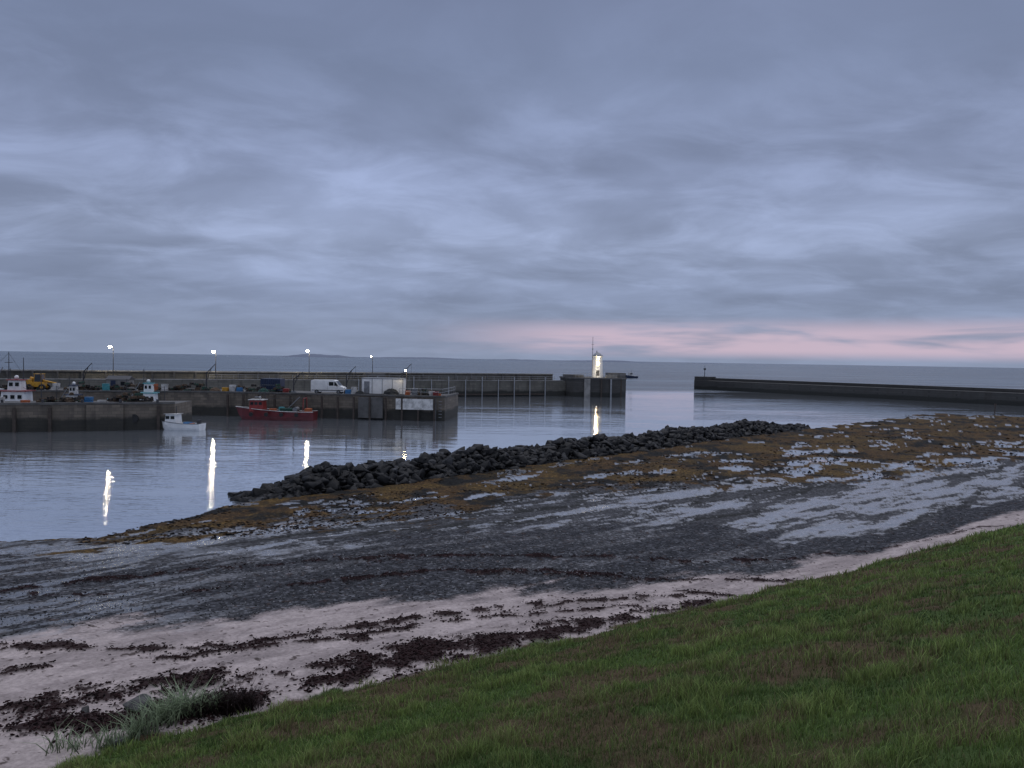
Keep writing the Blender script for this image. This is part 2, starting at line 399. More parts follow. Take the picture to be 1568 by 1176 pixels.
def scatter(name,P,S,mat,cols,flat=.8,lib=None):
    lib=lib or rocksS
    VV=[];FF=[];CC=[];o=0
    for i in range(len(P)):
        v,fc=lib[i%len(lib)]
        q=(v*np.array([1,rng.uniform(.6,1),rng.uniform(.5,.95)]))@rotm(rng).T*S[i];q[:,2]*=flat
        VV.append(q+P[i]);FF.append(fc+o);o+=len(v);CC.append(np.repeat(cols[i][None],len(v),0))
    return npmesh(name,np.concatenate(VV),np.concatenate(FF),3,mat,np.concatenate(CC))
def rockm(name,spec,rough):
    m,nt,b=newmat(name);at=N(nt,'ShaderNodeAttribute',attribute_name='Col');p=pos(nt)
    n1=noise(nt,3,6,.7,p)
    hs=N(nt,'ShaderNodeVectorMath',operation='SCALE');nt.links.new(at.outputs['Color'],hs.inputs[0]);nt.links.new(sstep(nt,n1,.3,.7,.5,1.5),hs.inputs['Scale'])
    nt.links.new(hs.outputs[0],b.inputs['Base Color']);b.inputs['Roughness'].default_value=rough;b.inputs['Specular IOR Level'].default_value=spec;bump(nt,b,n1,.6,.12)
    return m
rockmat=rockm('wet_rock',.2,.5);drymat=rockm('dull_stone',.08,.9)
base=[survey(px,py,.1) for px,py in ((372,768),(420,764),(470,759),(600,744),(750,723),(900,701),(1000,689),(1100,674),(1180,664),(1245,656))]
base=np.array(base);seg=np.hypot(*np.diff(base,axis=0).T);cum=np.concatenate([[0],np.cumsum(seg)]);Ltot=cum[-1]
P_=[];S=[];Cc=[]
for i in range(4400):
    t=rng.uniform(-.5,Ltot);bx=np.interp(t,cum,base[:,0]);by=np.interp(t,cum,base[:,1])
    t2=min(t+1,Ltot);dx=np.interp(t2,cum,base[:,0])-np.interp(t2-1.5,cum,base[:,0]);dy=np.interp(t2,cum,base[:,1])-np.interp(t2-1.5,cum,base[:,1]);L_=math.hypot(dx,dy);nx,ny=-dy/L_,dx/L_
    endf=min(1,max(.15,t/7))*min(1,max(.25,(Ltot-t)/14)+.15)
    wd=3.1*(.45+.55*endf);u=rng.uniform(-1,1)
    H=(1.55+.2*math.sin(t*.35)+.15*math.sin(t*1.1))*endf
    z=-.2+H*(1-abs(u)**1.5)*1.0-rng.uniform(0,.3)
    P_.append((bx+nx*(wd+u*wd),by+ny*(wd+u*wd),z))
    S.append(rng.choice([.7,1.0,1.4],p=[.45,.4,.15])*rng.uniform(.8,1.15));g=rng.uniform(.005,.017)
    if rng.random()<.06: g*=3.
    Cc.append((g,g*1.02,g*1.06))
scatter('rock_breakwater',np.array(P_),np.array(S),rockmat,np.array(Cc),.8,rocksB)
n=18000;px=rng.uniform(120,1650,n);py=rng.uniform(632,835,n);x,y=survey(px,py,.4)
z,i_=terrain(x,y,True)
kp=(i_['r']<i_['r4']+2.5)&(i_['r']>i_['r3']-2)&(fbm(x*.2,y*.2,91)>.5)
x,y,z,rr_=x[kp][:4600],y[kp][:4600],z[kp][:4600],i_['r'][kp][:4600]
S=rng.uniform(.1,.34,len(x))*(.6+rr_/120);w=rng.random(len(x))
Cc=np.where((w<.45)[:,None],np.array([.04,.022,.010]),np.where((w<.98)[:,None],np.array([.010,.010,.010]),np.array([.11,.11,.11])))
scatter('shore_stones',np.stack([x,y,z],-1),S,drymat,Cc,.4)
idx=np.argwhere((gz*(1-gw)>.4)&(r<60))
sel=idx[rng.choice(len(idx),8000,replace=False)]
Pp=V[sel[:,0]*na+sel[:,1]]+rng.normal(size=(8000,3))*np.array([.1,.1,0]);g=rng.choice([.02,.10,.32],p=[.50,.36,.14],size=8000)
scatter('beach_pebbles',Pp,rng.uniform(.03,.10,8000),drymat,np.stack([g,g,g],-1),.6)
idx=np.argwhere((wr>.35)&(r<45)&(np.abs(az)<39))
kk_=min(len(idx),13000);sel=idx[rng.choice(len(idx),kk_,replace=False)]
Pp=V[sel[:,0]*na+sel[:,1]]+rng.normal(size=(kk_,3))*np.array([.12,.12,.008]);g=rng.uniform(.3,1.7,kk_)
scatter('seaweed_wrack',Pp,rng.uniform(.025,.11,kk_),drymat,np.stack([.024*g,.012*g,.012*g],-1),.5)
Pp=[];S=[];Cc=[]
for px,py,s_ in((212,1088,.75),(180,1150,.3),(130,1090,.25)):
    x,y=survey(px,py,2.5);Pp.append((x,y,float(terrain(x,y))+.08));S.append(s_);Cc.append((.10,.098,.095))
scatter('beach_boulder',np.array(Pp),np.array(S),drymat,np.array(Cc),.6,rocksB)
# ------------------------------------------------ grass
def blades(name,x,y,z,hh,ww,cols,mat,lean=.45):
    n=len(x);an=rng.uniform(0,2*np.pi,n);la=rng.uniform(0,2*np.pi,n);le=hh*rng.uniform(.1,1,n)*lean*2
    cx,sx=np.cos(an),np.sin(an);lx,ly=np.cos(la)*le,np.sin(la)*le
    B=np.stack([x,y,z],-1)
    v0=B-np.stack([cx*ww,sx*ww,0*x+.01],-1);v1=B+np.stack([cx*ww,sx*ww,0*x-.01],-1)
    mid=B+np.stack([lx*.35,ly*.35,hh*.6],-1)
    v2=mid-np.stack([cx*ww*.75,sx*ww*.75,0*x],-1);v3=mid+np.stack([cx*ww*.75,sx*ww*.75,0*x],-1)
    v4=B+np.stack([lx,ly,hh],-1)
    Vv=np.stack([v0,v1,v2,v3,v4],1).reshape(-1,3)
    o=np.arange(n)[:,None]*5
    Ff=np.concatenate([o+np.array([[0,1,3]]),o+np.array([[0,3,2]]),o+np.array([[2,3,4]])],0)
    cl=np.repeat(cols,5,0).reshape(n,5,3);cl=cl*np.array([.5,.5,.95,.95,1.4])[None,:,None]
    return npmesh(name,Vv,Ff,3,mat,cl.reshape(-1,3))
m,nt,b=newmat('grass_blades');at=N(nt,'ShaderNodeAttribute',attribute_name='Col');nt.links.new(at.outputs['Color'],b.inputs['Base Color']);b.inputs['Roughness'].default_value=.6;b.inputs['Specular IOR Level'].default_value=.25
tr=N(nt,'ShaderNodeBsdfTranslucent');nt.links.new(at.outputs['Color'],tr.inputs[0]);mx=N(nt,'ShaderNodeMixShader');mx.inputs[0].default_value=.3
nt.links.new(b.outputs[0],mx.inputs[1]);nt.links.new(tr.outputs[0],mx.inputs[2]);nt.links.new(mx.outputs[0],nt.nodes['Material Output'].inputs[0])
gm=m
n=310000
azg=np.radians(rng.uniform(-38,38,n));Rt=np.interp(np.degrees(azg),c_toe[0],c_toe[1])
rg_=3.3*((Rt+.3)/3.3)**rng.uniform(0,1,n)
x=rg_*np.sin(azg);y=rg_*np.cos(azg)
# gather part of the blades into tufts
nt_=2600;ci=rng.integers(0,nt_,n);ta=np.radians(rng.uniform(-38,38,nt_));tR=np.interp(np.degrees(ta),c_toe[0],c_toe[1]);tr_=3.3*((tR-.3)/3.3)**rng.uniform(0,1,nt_)
tx,ty=tr_*np.sin(ta),tr_*np.cos(ta);isT=rng.random(n)<.16;tsz=(.05+.012*tr_)*rng.uniform(.5,1.3,nt_)
x=np.where(isT,tx[ci]+rng.normal(size=n)*tsz[ci],x);y=np.where(isT,ty[ci]+rng.normal(size=n)*tsz[ci],y);rg_=np.hypot(x,y)
z,I2=terrain(x,y,True)
bare=fbm(x*.9,y*.9,81,5,.6);kp=(I2['gr']>.5)&((rng.uniform(0,1,n)>ss(.5,.62,bare)*.55)|isT)
x,y,z,bare,rr_,isT,ci=x[kp],y[kp],z[kp],bare[kp],rg_[kp],isT[kp],ci[kp];n=len(x)
big=fbm(x*.35,y*.35,83,3);tuft=fbm(x*2.0,y*2.0,84,4,.6)
hh=(.022+.04*rng.uniform(0,1,n)+.13*ss(.56,.72,tuft))*(.8+.2*rr_/12)
hh=np.where(isT,hh+rng.uniform(.02,.10,n)*(.5+(ci%7)/7),hh)
ww=.0023*np.maximum(1,rr_/5.5)*rng.uniform(.7,1.5,n)
g1=np.array([.135,.215,.055]);g2=np.array([.070,.120,.033]);g3=np.array([.25,.32,.095]);br=np.array([.20,.155,.09])
w=ss(.38,.62,big)[:,None];cl=g1*w+g2*(1-w)
w=(ss(.5,.68,tuft)*.7+isT*(.2+.5*(ci%5)/5)).clip(0,.9)[:,None];cl=cl*(1-w)+g3*w
w=(ss(.43,.58,bare)*.8*(rng.uniform(0,1,n)<.75)*(~isT)+.7*(rng.uniform(0,1,n)<.10)).clip(0,.9)[:,None];cl=cl*(1-w)+br*w
cl=cl*rng.uniform(.5,1.5,n)[:,None]
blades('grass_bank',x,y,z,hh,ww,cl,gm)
def clump(name,spots,n,h,w,c,lean):
    xs=[];ys=[];hs_=[]
    for px,py,zz,rad_,k in spots:
        cx,cy=survey(px,py,zz);q=int(n*k)
        xs.append(cx+rng.normal(size=q)*rad_);ys.append(cy+rng.normal(size=q)*rad_*.7);hs_.append(np.full(q,h*(.6+.4*k)))
    xs=np.concatenate(xs);ys=np.concatenate(ys);hs_=np.concatenate(hs_)*rng.uniform(.4,1.15,len(xs))
    blades(name,xs,ys,terrain(xs,ys),hs_,np.full(len(xs),w),np.array(c)*rng.uniform(.35,1.4,len(xs))[:,None],gm,lean)
clump('marram_grass',[(285,1092,2.6,.15,1),(325,1085,2.6,.08,.4),(250,1105,2.6,.14,.7),(215,1125,2.6,.15,.45),(165,1146,2.6,.2,.3),(105,1150,2.6,.2,.2)],300,.62,.011,(.30,.37,.23),.7)
clump('dock_plant',[(345,1092,2.55,.13,1),(380,1087,2.55,.09,.8),(310,1098,2.55,.10,.6),(362,1088,2.55,.2,.4)],150,.52,.012,(.03,.019,.018),.6)
# ------------------------------------------------ quays
q=MB()
polyA=[(-140,60),(-80,84.5),(-62,90.5),(-44.5,97.5),(-45.5,105),(-63,99),(-82,94),(-140,72)]
q.prism(polyA,-3,3.35,'quay_stone','concrete_dark')
def edgebox(q,p0,p1,z0,z1,th,mat,out=.12,ins=0):
    p0=Vector(p0);p1=Vector(p1);d=(p1-p0);L_=d.length;d/=L_;nrm=Vector((d.y,-d.x))
    c_=(p0+p1)/2+nrm*(out-th/2);q.box((c_.x,c_.y,(z0+z1)/2),(L_-ins,th,z1-z0),mat,math.atan2(d.y,d.x))
for i in range(3): edgebox(q,polyA[i],polyA[i+1],3.352,3.62,.7,'concrete_dark')
for t,zt in((.05,3.0),(.25,3.0),(.6,3.2),(.9,3.1)):
    for p0,p1 in(((-80,84.5),(-62,90.5)),((-62,90.5),(-44.5,97.5))):
        x_=p0[0]+(p1[0]-p0[0])*t;y_=p0[1]+(p1[1]-p0[1])*t
        q.box((x_,y_-.15,zt/2-.3),(.35,.4,zt+.6),'wood_dark',.33)
q.box((-52,94.4,1.5),(4.2,.5,3.6),'quay_stone',.37)
for k in range(8): q.cyl((-75+k*4.1,86.55+k*1.42,3.62),(-75+k*4.1,86.55+k*1.42,4.0),.16,'dark_steel')
for t in (-70.5,-66,-49):
    y_=(84.5+(t+80)/18*6 if t<-62 else 90.5+(t+62)/17.5*7)-.06
    q.cyl((t,y_,1.5),(t,y_+.35,1.5),.55,'rubber',n=16)
q.make('harbour_quay')
q=MB()
polyB=[(-150,104),(-90,110),(-50.5,120.5),(-30,119),(-10.6,117),(-9.4,129),(-50,133),(-150,124)]
q.prism(polyB,-3,3.75,'quay_stone','concrete_dark')
for i in range(5): edgebox(q,polyB[i],polyB[i+1],3.752,4.0,.6,'concrete_dark')
q.box((-15.4,116.95,2.6),(6.0,.3,1.7),'dirty_white',-.103)
q.box((-22.5,117.9,1.9),(4.,.5,3.3),'concrete_dark',-.103)
for k in range(14):
    x_=-46+k*2.6;y_=120.1-(x_+50)*.085
    q.box((x_,y_-.2,1.4),(.28,.3,4.4),'wood_dark',-.08)
for k in range(6): q.box((-11.3,116.85,.6+k*.5),(.5,.06,.08),'steel_grey',-.1)
q.box((-12.,116.85,1.7),(.07,.08,3.6),'steel_grey',-.1)
q.make('harbour_quay')
q=MB()
def rail(q,p0,p1,z,n,h=1.05,mat='pale_steel',rr=.035):
    for i in range(n+1):
        t=i/n;x_=p0[0]+(p1[0]-p0[0])*t;y_=p0[1]+(p1[1]-p0[1])*t;q.cyl((x_,y_,z),(x_,y_,z+h),rr,mat,n=5)
    for k in(.5,1): q.cyl((p0[0],p0[1],z+h*k),(p1[0],p1[1],z+h*k),rr,mat,n=5)
rail(q,(-11,117.6),(-9.9,128.5),4.0,6);rail(q,(-18,118.1),(-11,117.6),4.0,4);q.make('railing')
# ------------------------------------------------ north pier
d=Vector((30,14)).normalized();nn=Vector((-d.y,d.x))
def np_(t,o):
    p_=Vector((-14.3,193))+d*t+nn*o;return (p_.x,p_.y)
q=MB()
q.prism([np_(-180,0),np_(33,0),np_(33,9),np_(-180,9)],-3,4.15,'pier_stone','concrete_dark')
q.prism([np_(-180,6.2),np_(31.5,6.2),np_(31.5,8.2),np_(-180,8.2)],4.152,5.75,'pier_stone','concrete_dark')
q.prism([np_(-180,5.9),np_(31.5,5.9),np_(31.5,8.35),np_(-180,8.35)],5.752,6.02,'concrete')
q.prism([np_(-180,-.1),np_(31.5,-.1),np_(31.5,.5),np_(-180,.5)],4.154,4.36,'concrete')
ang=math.atan2(d.y,d.x)
for k in range(40):
    a_=np_(-150+k*4.6,6.0);q.box((a_[0],a_[1],4.9),(.35,.35,1.65),'concrete_dark',ang)
q.prism([np_(-24,.8),np_(-19,.8),np_(-19,3.5),np_(-24,3.5)],4.15,5.9,'concrete_dark')
q.make('harbour_pier_wall')
q=MB()
for k in range(12):
    a_=np_(-26+k*4.7,-.35);hh_=5.2 if k%2 else 4.5
    q.box((a_[0],a_[1],hh_/2-.4),(.2,.25,hh_+.8),'pale_steel',ang)
    if k<11: q.box((np_(-26+k*4.7+2.3,-.3)[0],np_(-26+k*4.7+2.3,-.3)[1],.55),(4.3,.3,.35),'wood_dark',ang)
q.make('mooring_fender_posts')
q=MB();rail(q,np_(-60,.4),np_(29,.4),4.36,34,1.0);q.make('railing')
# pier head
q=MB()
hd=[(15.2,205.8),(17.0,203.2),(21,202.3),(26,202.6),(30,204.3),(32,207.5),(32.2,212),(30,216),(24,218),(14,215)]
q.prism(hd,-3,4.9,'dark_stone','concrete_dark')
hc=Vector((23.5,209.5));q.prism([tuple(hc+(Vector(p_)-hc)*1.025) for p_ in hd],4.902,5.3,'concrete_dark')
q.box((20.6,202.15,2.3),(1.6,.8,5.4),'concrete',0)
q.box((27.2,203.,2.),(.4,.5,6.),'pale_steel');q.box((24.5,202.3,2.),(.4,.4,6.),'wood_dark');q.box((30.2,204.5,2.),(.4,.4,6.),'wood_dark')
q.box((29.5,211,5.95),(4.6,5.5,1.3),'concrete_dark',.1);q.box((27.8,207,5.65),(3,1,.7),'concrete',.2)
q.prism([(14.5,206.5),(17,205),(20,206.5),(19,212),(14.5,212)],5.3,6.0,'concrete_dark')
q.make('pier_head')
q=MB();rail(q,(17.5,203.8),(21,203),5.3,4);rail(q,(21,203),(26,203.2),5.3,5);rail(q,(26,203.2),(30,205),5.3,4);rail(q,(30,205),(31.6,208),5.3,3);q.make('railing')
# lighthouse
q=MB();q.T=place(23.9,208,5.3)
def ngon(rad_,n=8,o=.5): return [(rad_*math.cos(2*math.pi*(i+o)/n),rad_*math.sin(2*math.pi*(i+o)/n)) for i in range(n)]
def loft(q,rings,mat,n=8):
    vs=[];
    for rad_,z in rings: vs+=[(x_,y_,z) for x_,y_ in ngon(rad_,n)]
    fs=[]
    for j in range(len(rings)-1):
        for i in range(n): fs.append((j*n+i,j*n+(i+1)%n,(j+1)*n+(i+1)%n,(j+1)*n+i))
    fs.append(tuple(range((len(rings)-1)*n,len(rings)*n)));q.add(vs,fs,mat)
loft(q,[(1.75,0),(1.75,.5),(1.58,.52),(1.45,5.5),(1.47,5.7),(1.75,5.82),(1.75,6.0),(1.4,6.02)],'white_paint')
loft(q,[(1.55,6.02),(1.5,6.15),(.95,6.6),(.35,6.95),(.12,7.05)],'steel_grey')
q.box((0,-1.43,3.9),(.5,.16,1.4),'light_warm');q.box((0,-1.45,4.67),(.7,.2,.12),'concrete');q.box((0,-1.45,3.13),(.7,.2,.12),'concrete')
q.box((0,-1.54,1.05),(.8,.12,1.9),'dark_steel')
q.cyl((0,-1.3,5.5),(0,-2.6,5.7),.04,'dark_steel',n=6);q.ball((0,-2.6,5.55),.17,'lamp_dim',(1,1,.7))
q.cyl((-.2,0,6.8),(-.2,0,7.5),.1,'dark_steel')
q.make('lighthouse')
q=MB();q.cyl((23.2,203.4,5.3),(23.2,203.4,6.6),.06,'dark_steel');q.box((23.2,203.45,6.7),(.4,.25,.25),'dark_steel');q.make('floodlight_post')
pl=bpy.data.lights.new('floodlight','POINT');pl.energy=300;pl.color=(1,.86,.64);pl.shadow_soft_size=.15
po=bpy.data.objects.new('floodlight',pl);po.location=(23.2,203.7,7.0);sc.collection.objects.link(po)
q=MB();q.cyl((22.3,206.0,5.3),(22.3,206.0,16.6),.09,'dark_steel',.05);q.cyl((21.9,206.,14.5),(22.7,206.,14.5),.04,'dark_steel');q.box((22.3,206.,13.2),(.3,.3,.4),'pale_steel');q.make('signal_mast')
# right breakwater
q=MB();e0=Vector((68,276));e1=Vector((172,141.6));dd=(e1-e0).normalized();n2=Vector((-dd.y,dd.x))
if n2.y<0:n2=-n2
def bp(t,o): p_=e0+dd*t+n2*o;return(p_.x,p_.y)
q.prism([bp(0,0),bp(170,0),bp(170,7),bp(2,7),bp(-2,3.5)],-3,3.3,'dark_stone','concrete_dark')
q.prism([bp(1,4),bp(170,4),bp(170,6),bp(1,6)],3.302,4.25,'dark_stone','concrete_dark')
q.prism([bp(-.5,.8),bp(5,.8),bp(5,6.3),bp(-.5,6.3)],3.304,4.7,'dark_stone','concrete_dark')
q.make('harbour_breakwater_wall')
q=MB();b_=bp(2,3.5);q.cyl((b_[0],b_[1],4.6),(b_[0],b_[1],7.6),.14,'dark_steel',.08);q.box((b_[0],b_[1],7.5),(.7,.7,.7),'dark_steel');q.cyl((b_[0],b_[1],7.8),(b_[0],b_[1],8.9),.05,'dark_steel')
q.make('navigation_beacon')
q=MB();x_,y_=survey(1523,632,.1);q.cyl((x_,y_,-.5),(x_+.1,y_,2.0),.13,'wood_dark');q.box((x_+.1,y_,1.9),(.5,.1,.35),'wood_dark');q.make('marker_post')
# ------------------------------------------------ street lamps
def lamp(x,y,zb,zt,dim=False,arm=.9):
    q=MB();q.T=place(x,y,zb);H=zt-zb
    q.cyl((0,0,0),(0,0,1.1),.14,'dark_steel',.13);q.cyl((0,0,1.1),(0,0,H-.1),.09,'dark_steel',.055)
    q.cyl((0,0,H-.1),(-.1,-arm,H+.15),.04,'dark_steel',n=6)
    q.box((-.1,-arm-.2,H+.2),(.34,.75,.14),'dark_steel',0,.8)
    q.ball((-.1,-arm-.2,H),.16 if dim else .32,'lamp_dim' if dim else 'lamp_glow',(1,1.2,.8))
    q.make('street_lamp')
def onpier(px,o=3.0):
    k=(px-784)/F
    p0=Vector(np_(0,o));t=(k*p0.y-p0.x)/(d.x-k*d.y);return p0+d*t
for px,zt,dim in((173,11.3,False),(330,10.6,False),(473,11.2,False),(570,10.1,True)):
    p_=onpier(px);lamp(p_.x,p_.y,4.15,zt,dim)
lamp(-17.3,121.2,3.76,7.9,True,.5)
# ------------------------------------------------ vehicles
q=MB();q.T=place(-30.6,123.6,3.76,-.05,.93)
prof=[(-3.0,.45),(-3.02,2.2),(-2.9,2.42),(1.1,2.45),(1.45,2.3),(2.15,1.42),(2.85,1.15),(3.02,.9),(3.02,.42),(2.5,.36),(-2.8,.36)]
q.xprism(prof,-1.0,1.0,'white_paint')
for s_ in(-1,1):
    y0=s_*1.005
    q.add([(1.22,y0,1.45),(1.92,y0,1.45),(1.45,y0,2.12),(1.22,y0,2.12)],[(0,1,2,3)],'glass_dark')
    q.add([(.25,y0,1.45),(1.12,y0,1.45),(1.12,y0,2.12),(.25,y0,2.12)],[(0,1,2,3)],'glass_dark')
    q.box((0,s_*1.01,.62),(5.7,.03,.12),'rubber');q.box((0,s_*1.008,1.3),(.03,.02,1.4),'steel_grey')
    for wx in(-1.95,2.0):
        q.cyl((wx,s_*.78,.36),(wx,s_*1.04,.36),.37,'rubber',n=18);q.cyl((wx,s_*1.03,.36),(wx,s_*1.06,.36),.2,'steel_grey',n=12)
q.add([(1.5,-.85,2.27),(2.14,-.88,1.46),(2.14,.88,1.46),(1.5,.85,2.27)],[(0,1,2,3)],'glass_dark')
q.box((3.03,-.7,.95),(.08,.35,.2),'pale_steel');q.box((3.03,.7,.95),(.08,.35,.2),'pale_steel');q.box((3.03,0,.55),(.1,1.9,.25),'rubber')
q.box((1.75,-1.15,1.5),(.12,.2,.28),'rubber')
q.make('white_van',.03)
q=MB();q.T=place(-21.3,123.2,3.76,-.09)
q.box((0,0,1.4),(6.9,2.5,2.5),'white_paint')
for x_ in(-3.46,-1.7,0,1.7,3.46): q.box((x_,-1.26,1.4),(.1,.06,2.56),'pale_steel')
q.box((0,-1.26,2.7),(7,.1,.12),'steel_grey');q.box((0,-1.26,.1),(7,.1,.16),'dark_steel')
q.box((0,0,2.72),(7.05,2.6,.1),'pale_steel');q.box((-2.6,-1.275,1.2),(.9,.05,2.0),'steel_grey')
q.make('portable_cabin')
q=MB();q.T=place(-76.5,119.0,3.76,.1)
q.box((0,0,.95),(2.4,1.5,.8),'yellow_paint');q.box((-.9,0,1.5),(.9,1.4,.5),'yellow_paint');q.box((.35,0,1.95),(1.2,1.2,1.2),'glass_dark',0,.85)
for x_,y_ in((-.2,-.58),(.9,-.58),(-.2,.58),(.9,.58)): q.cyl((x_,y_,1.3),(x_*.9+.05,y_*.9,2.6),.05,'yellow_paint')
q.box((.35,0,2.62),(1.25,1.2,.1),'yellow_paint')
q.cyl((-1.0,.0,2.0),(3.0,0,1.1),.2,'yellow_paint',.14);q.box((3.1,0,.8),(.15,1.3,.8),'dark_steel');q.box((3.7,-.4,.45),(1.1,.12,.06),'dark_steel');q.box((3.7,.4,.45),(1.1,.12,.06),'dark_steel')
for x_ in(-.85,1.15):
    for y_ in(-.85,.85): q.cyl((x_,y_-.17,.5),(x_,y_+.17,.5),.5,'rubber',n=16);q.cyl((x_,y_-.19,.5),(x_,y_+.19,.5),.22,'yellow_paint',n=10)
q.make('telehandler',.03)
# ------------------------------------------------ boats
def mastlines(q,x,y,z0,z1,foot):
    q.cyl((x,y,z0),(x,y,z1),.07,'dark_steel',.04)
    for p_ in foot: q.cyl((x,y,z1-.2),p_,.02,'dark_steel',n=4)
q=MB();q.T=place(-36.2,114.8,0,.02,.92)
q.hull(12.3,3.9,1,'red_hull','antifoul','wood_dark',1.35,.8,.6,'dirty_white')
q.box((-3.5,0,2.35),(2.3,2.2,1.9),'red_paint',0,.92);q.box((-3.5,0,3.36),(2.6,2.4,.12),'dirty_white')
for x_ in(-4.2,-3.5,-2.8): q.box((x_,-1.08,2.75),(.5,.06,.45),'glass_dark')
q.box((-4.62,0,2.75),(.08,1.6,.5),'glass_dark')
mastlines(q,-3.2,0,3.4,5.9,[(-6,0,2.2),(5.4,0,1.6)]);q.cyl((-3.2,-.6,5.1),(-3.2,.6,5.1),.04,'dark_steel');mastlines(q,-2.4,.3,3.2,5.2,[])
q.box((-3.7,.4,3.75),(.9,.25,.16),'pale_steel');q.ball((-3.0,-.5,3.75),.22,'dirty_white')
for y_ in(-1.4,1.4): q.cyl((4.4,y_,1.4),(4.4,y_*.8,3.7),.06,'red_paint')
q.cyl((4.4,-1.2,3.7),(4.4,1.2,3.7),.07,'red_paint');q.cyl((4.4,0,3.7),(-2.2,0,3.5),.03,'dark_steel')
q.cyl((1.0,0,1.4),(3.6,-.4,3.9),.07,'steel_grey')
q.box((1.2,.3,1.5),(1.8,1.4,.9),'net_green');q.box((-.8,-.6,1.5),(1.,.9,.8),'orange_plastic');q.cyl((2.9,-.8,1.8),(2.9,.8,1.8),.4,'steel_grey',n=12)
q.box((4.9,.2,1.6),(.9,1.8,.7),'orange_plastic');q.box((.2,.9,1.6),(.8,.7,1.),'teal_paint')
for x_ in(-4,-1.5,1,3.5): q.cyl((x_,-2.02,1.0),(x_,-2.2,.98),.34,'rubber',n=12)
q.make('red_fishing_boat')
q=MB();q.T=place(-43.6,97.2,0,-.12)
q.hull(6.1,2.2,.8,'white_paint','navy_paint','dirty_white',.75,.55,.35,'steel_grey')
q.box((-1.0,0,1.35),(1.6,1.5,1.4),'white_paint',0,.88);q.box((-1.0,0,2.08),(1.8,1.6,.08),'dirty_white')
for x_ in(-1.4,-.7): q.box((x_,-.73,1.62),(.5,.05,.4),'glass_dark')
q.box((-1.78,0,1.62),(.06,1.1,.42),'glass_dark');mastlines(q,-.6,0,2.1,3.1,[])
q.box((2.6,0,.95),(.4,.5,.8),'dark_steel');q.box((.9,.2,.75),(.9,.7,.5),'blue_paint');q.box((1.8,-.3,.7),(.5,.5,.4),'orange_plastic')
q.make('white_motor_boat')
def trawler(x,y,rz,L,B,hm,sup,trim,mast,sc_=1):
    q=MB();q.T=place(x,y,0,rz,sc_)
    q.hull(L,B,1,hm,'antifoul','wood_dark',1.9,1.2,.6,trim)
    q.box((L*.14,0,2.9),(L*.28,B*.6,2.3),sup,0,.93);q.box((L*.14,0,4.12),(L*.32,B*.66,.14),trim)
    q.box((L*.14,0,4.9),(L*.15,B*.4,1.4),sup,0,.9);q.box((L*.14,0,5.66),(L*.17,B*.45,.12),trim)
    for k in(-1,0,1): q.box((L*.14+k*L*.08,-B*.3,3.3),(L*.045,.06,.5),'glass_dark')
    for k in(-1,1): q.box((L*.14+k*L*.035,-B*.2,5.05),(L*.04,.07,.5),'glass_dark')
    mastlines(q,L*.05,0,4.,mast,[(-L*.5,0,2.8),(L*.46,0,1.9)]);mastlines(q,-L*.25,0,1.6,mast-1.6,[(L*.3,0,4)])
    mastlines(q,L*.2,.4,5.6,mast-.8,[]);mastlines(q,L*.42,0,1.8,mast-2.8,[(L*.1,0,5.4)])
    q.cyl((L*.05,-1,mast-1.5),(L*.05,1,mast-1.5),.05,'dark_steel');q.cyl((-L*.25,0,2.2),(-L*.02,0,mast-2.2),.06,'steel_grey')
    q.box((-L*.15,0,2.1),(L*.16,B*.5,.9),'net_green');q.box((-L*.34,.2,2.6),(L*.06,B*.3,.8),'orange_plastic')
    q.box((L*.38,0,2.2),(L*.1,B*.6,.9),'blue_paint');q.ball((L*.12,.4,6.0),.3,'white_paint')
    q.box((-L*.02,-B*.32,2.5),(L*.05,.12,.7),'red_paint')
    q.make('fishing_trawler')
trawler(-73.5,107,.12,11.5,3.9,'white_paint','white_paint','red_paint',9.6,1.03)
trawler(-82,112,.15,13,4.2,'blue_paint','dirty_white','white_paint',10.2)
trawler(-57,113.5,.2,8.5,3.2,'blue_paint','white_paint','teal_paint',8.0,.95)
trawler(-66.5,110.5,.15,7.,2.9,'white_paint','dirty_white','navy_paint',7.2,.88)
q=MB();x_,y_=survey(967,579,0);q.T=place(x_,y_,0,.5,1.15)
q.hull(7,2.6,.8,'navy_paint','antifoul','wood_dark',1.0,.7,.4,'white_paint');q.box((-.8,0,2.0),(2.0,1.6,1.6),'dirty_white',0,.9);mastlines(q,0,0,2.6,4.6,[]);q.box((-.8,-.83,2.3),(1.4,.05,.4),'glass_dark')
q.make('motor_boat')
# ------------------------------------------------ quay clutter
def crate(q,x,y,z,w,dp,h,mat,rz=0):
    q.box((x,y,z+h*.5),(w,dp,h*.94),mat,rz,1.05);q.box((x,y,z+h*.97),(w*1.1,dp*1.1,h*.08),mat,rz)
def pots(cx,cy,z,n,w):
    q=MB()
    for i in range(n):
        x_=cx+random.uniform(-w,w);y_=cy+random.uniform(-1,1);zz=z+random.choice([0,0,.4,.8,1.2])*(1-abs(x_-cx)/w/1.2);rz=random.uniform(0,3)
        q.T=place(x_,y_,max(z,zz),rz)
        m_=random.choice(['net_dark','net_green','rope_brown','net_dark'])
        for k in range(4):
            xx=-.35+k*.233;pr=[(xx,.25*math.cos(t)*1.0,.38*math.sin(t)) for t in np.linspace(0,math.pi,5)]
            for a_,b2 in zip(pr[:-1],pr[1:]): q.cyl(a_,b2,.03,'rope_brown',n=3)
        q.xprism([(-.35,.02),(.35,.02),(.35,.3),(.2,.36),(-.2,.36),(-.35,.3)],-.2,.2,m_);q.box((0,0,.02),(.8,.56,.05),'wood_dark')
    q.make('lobster_pots')
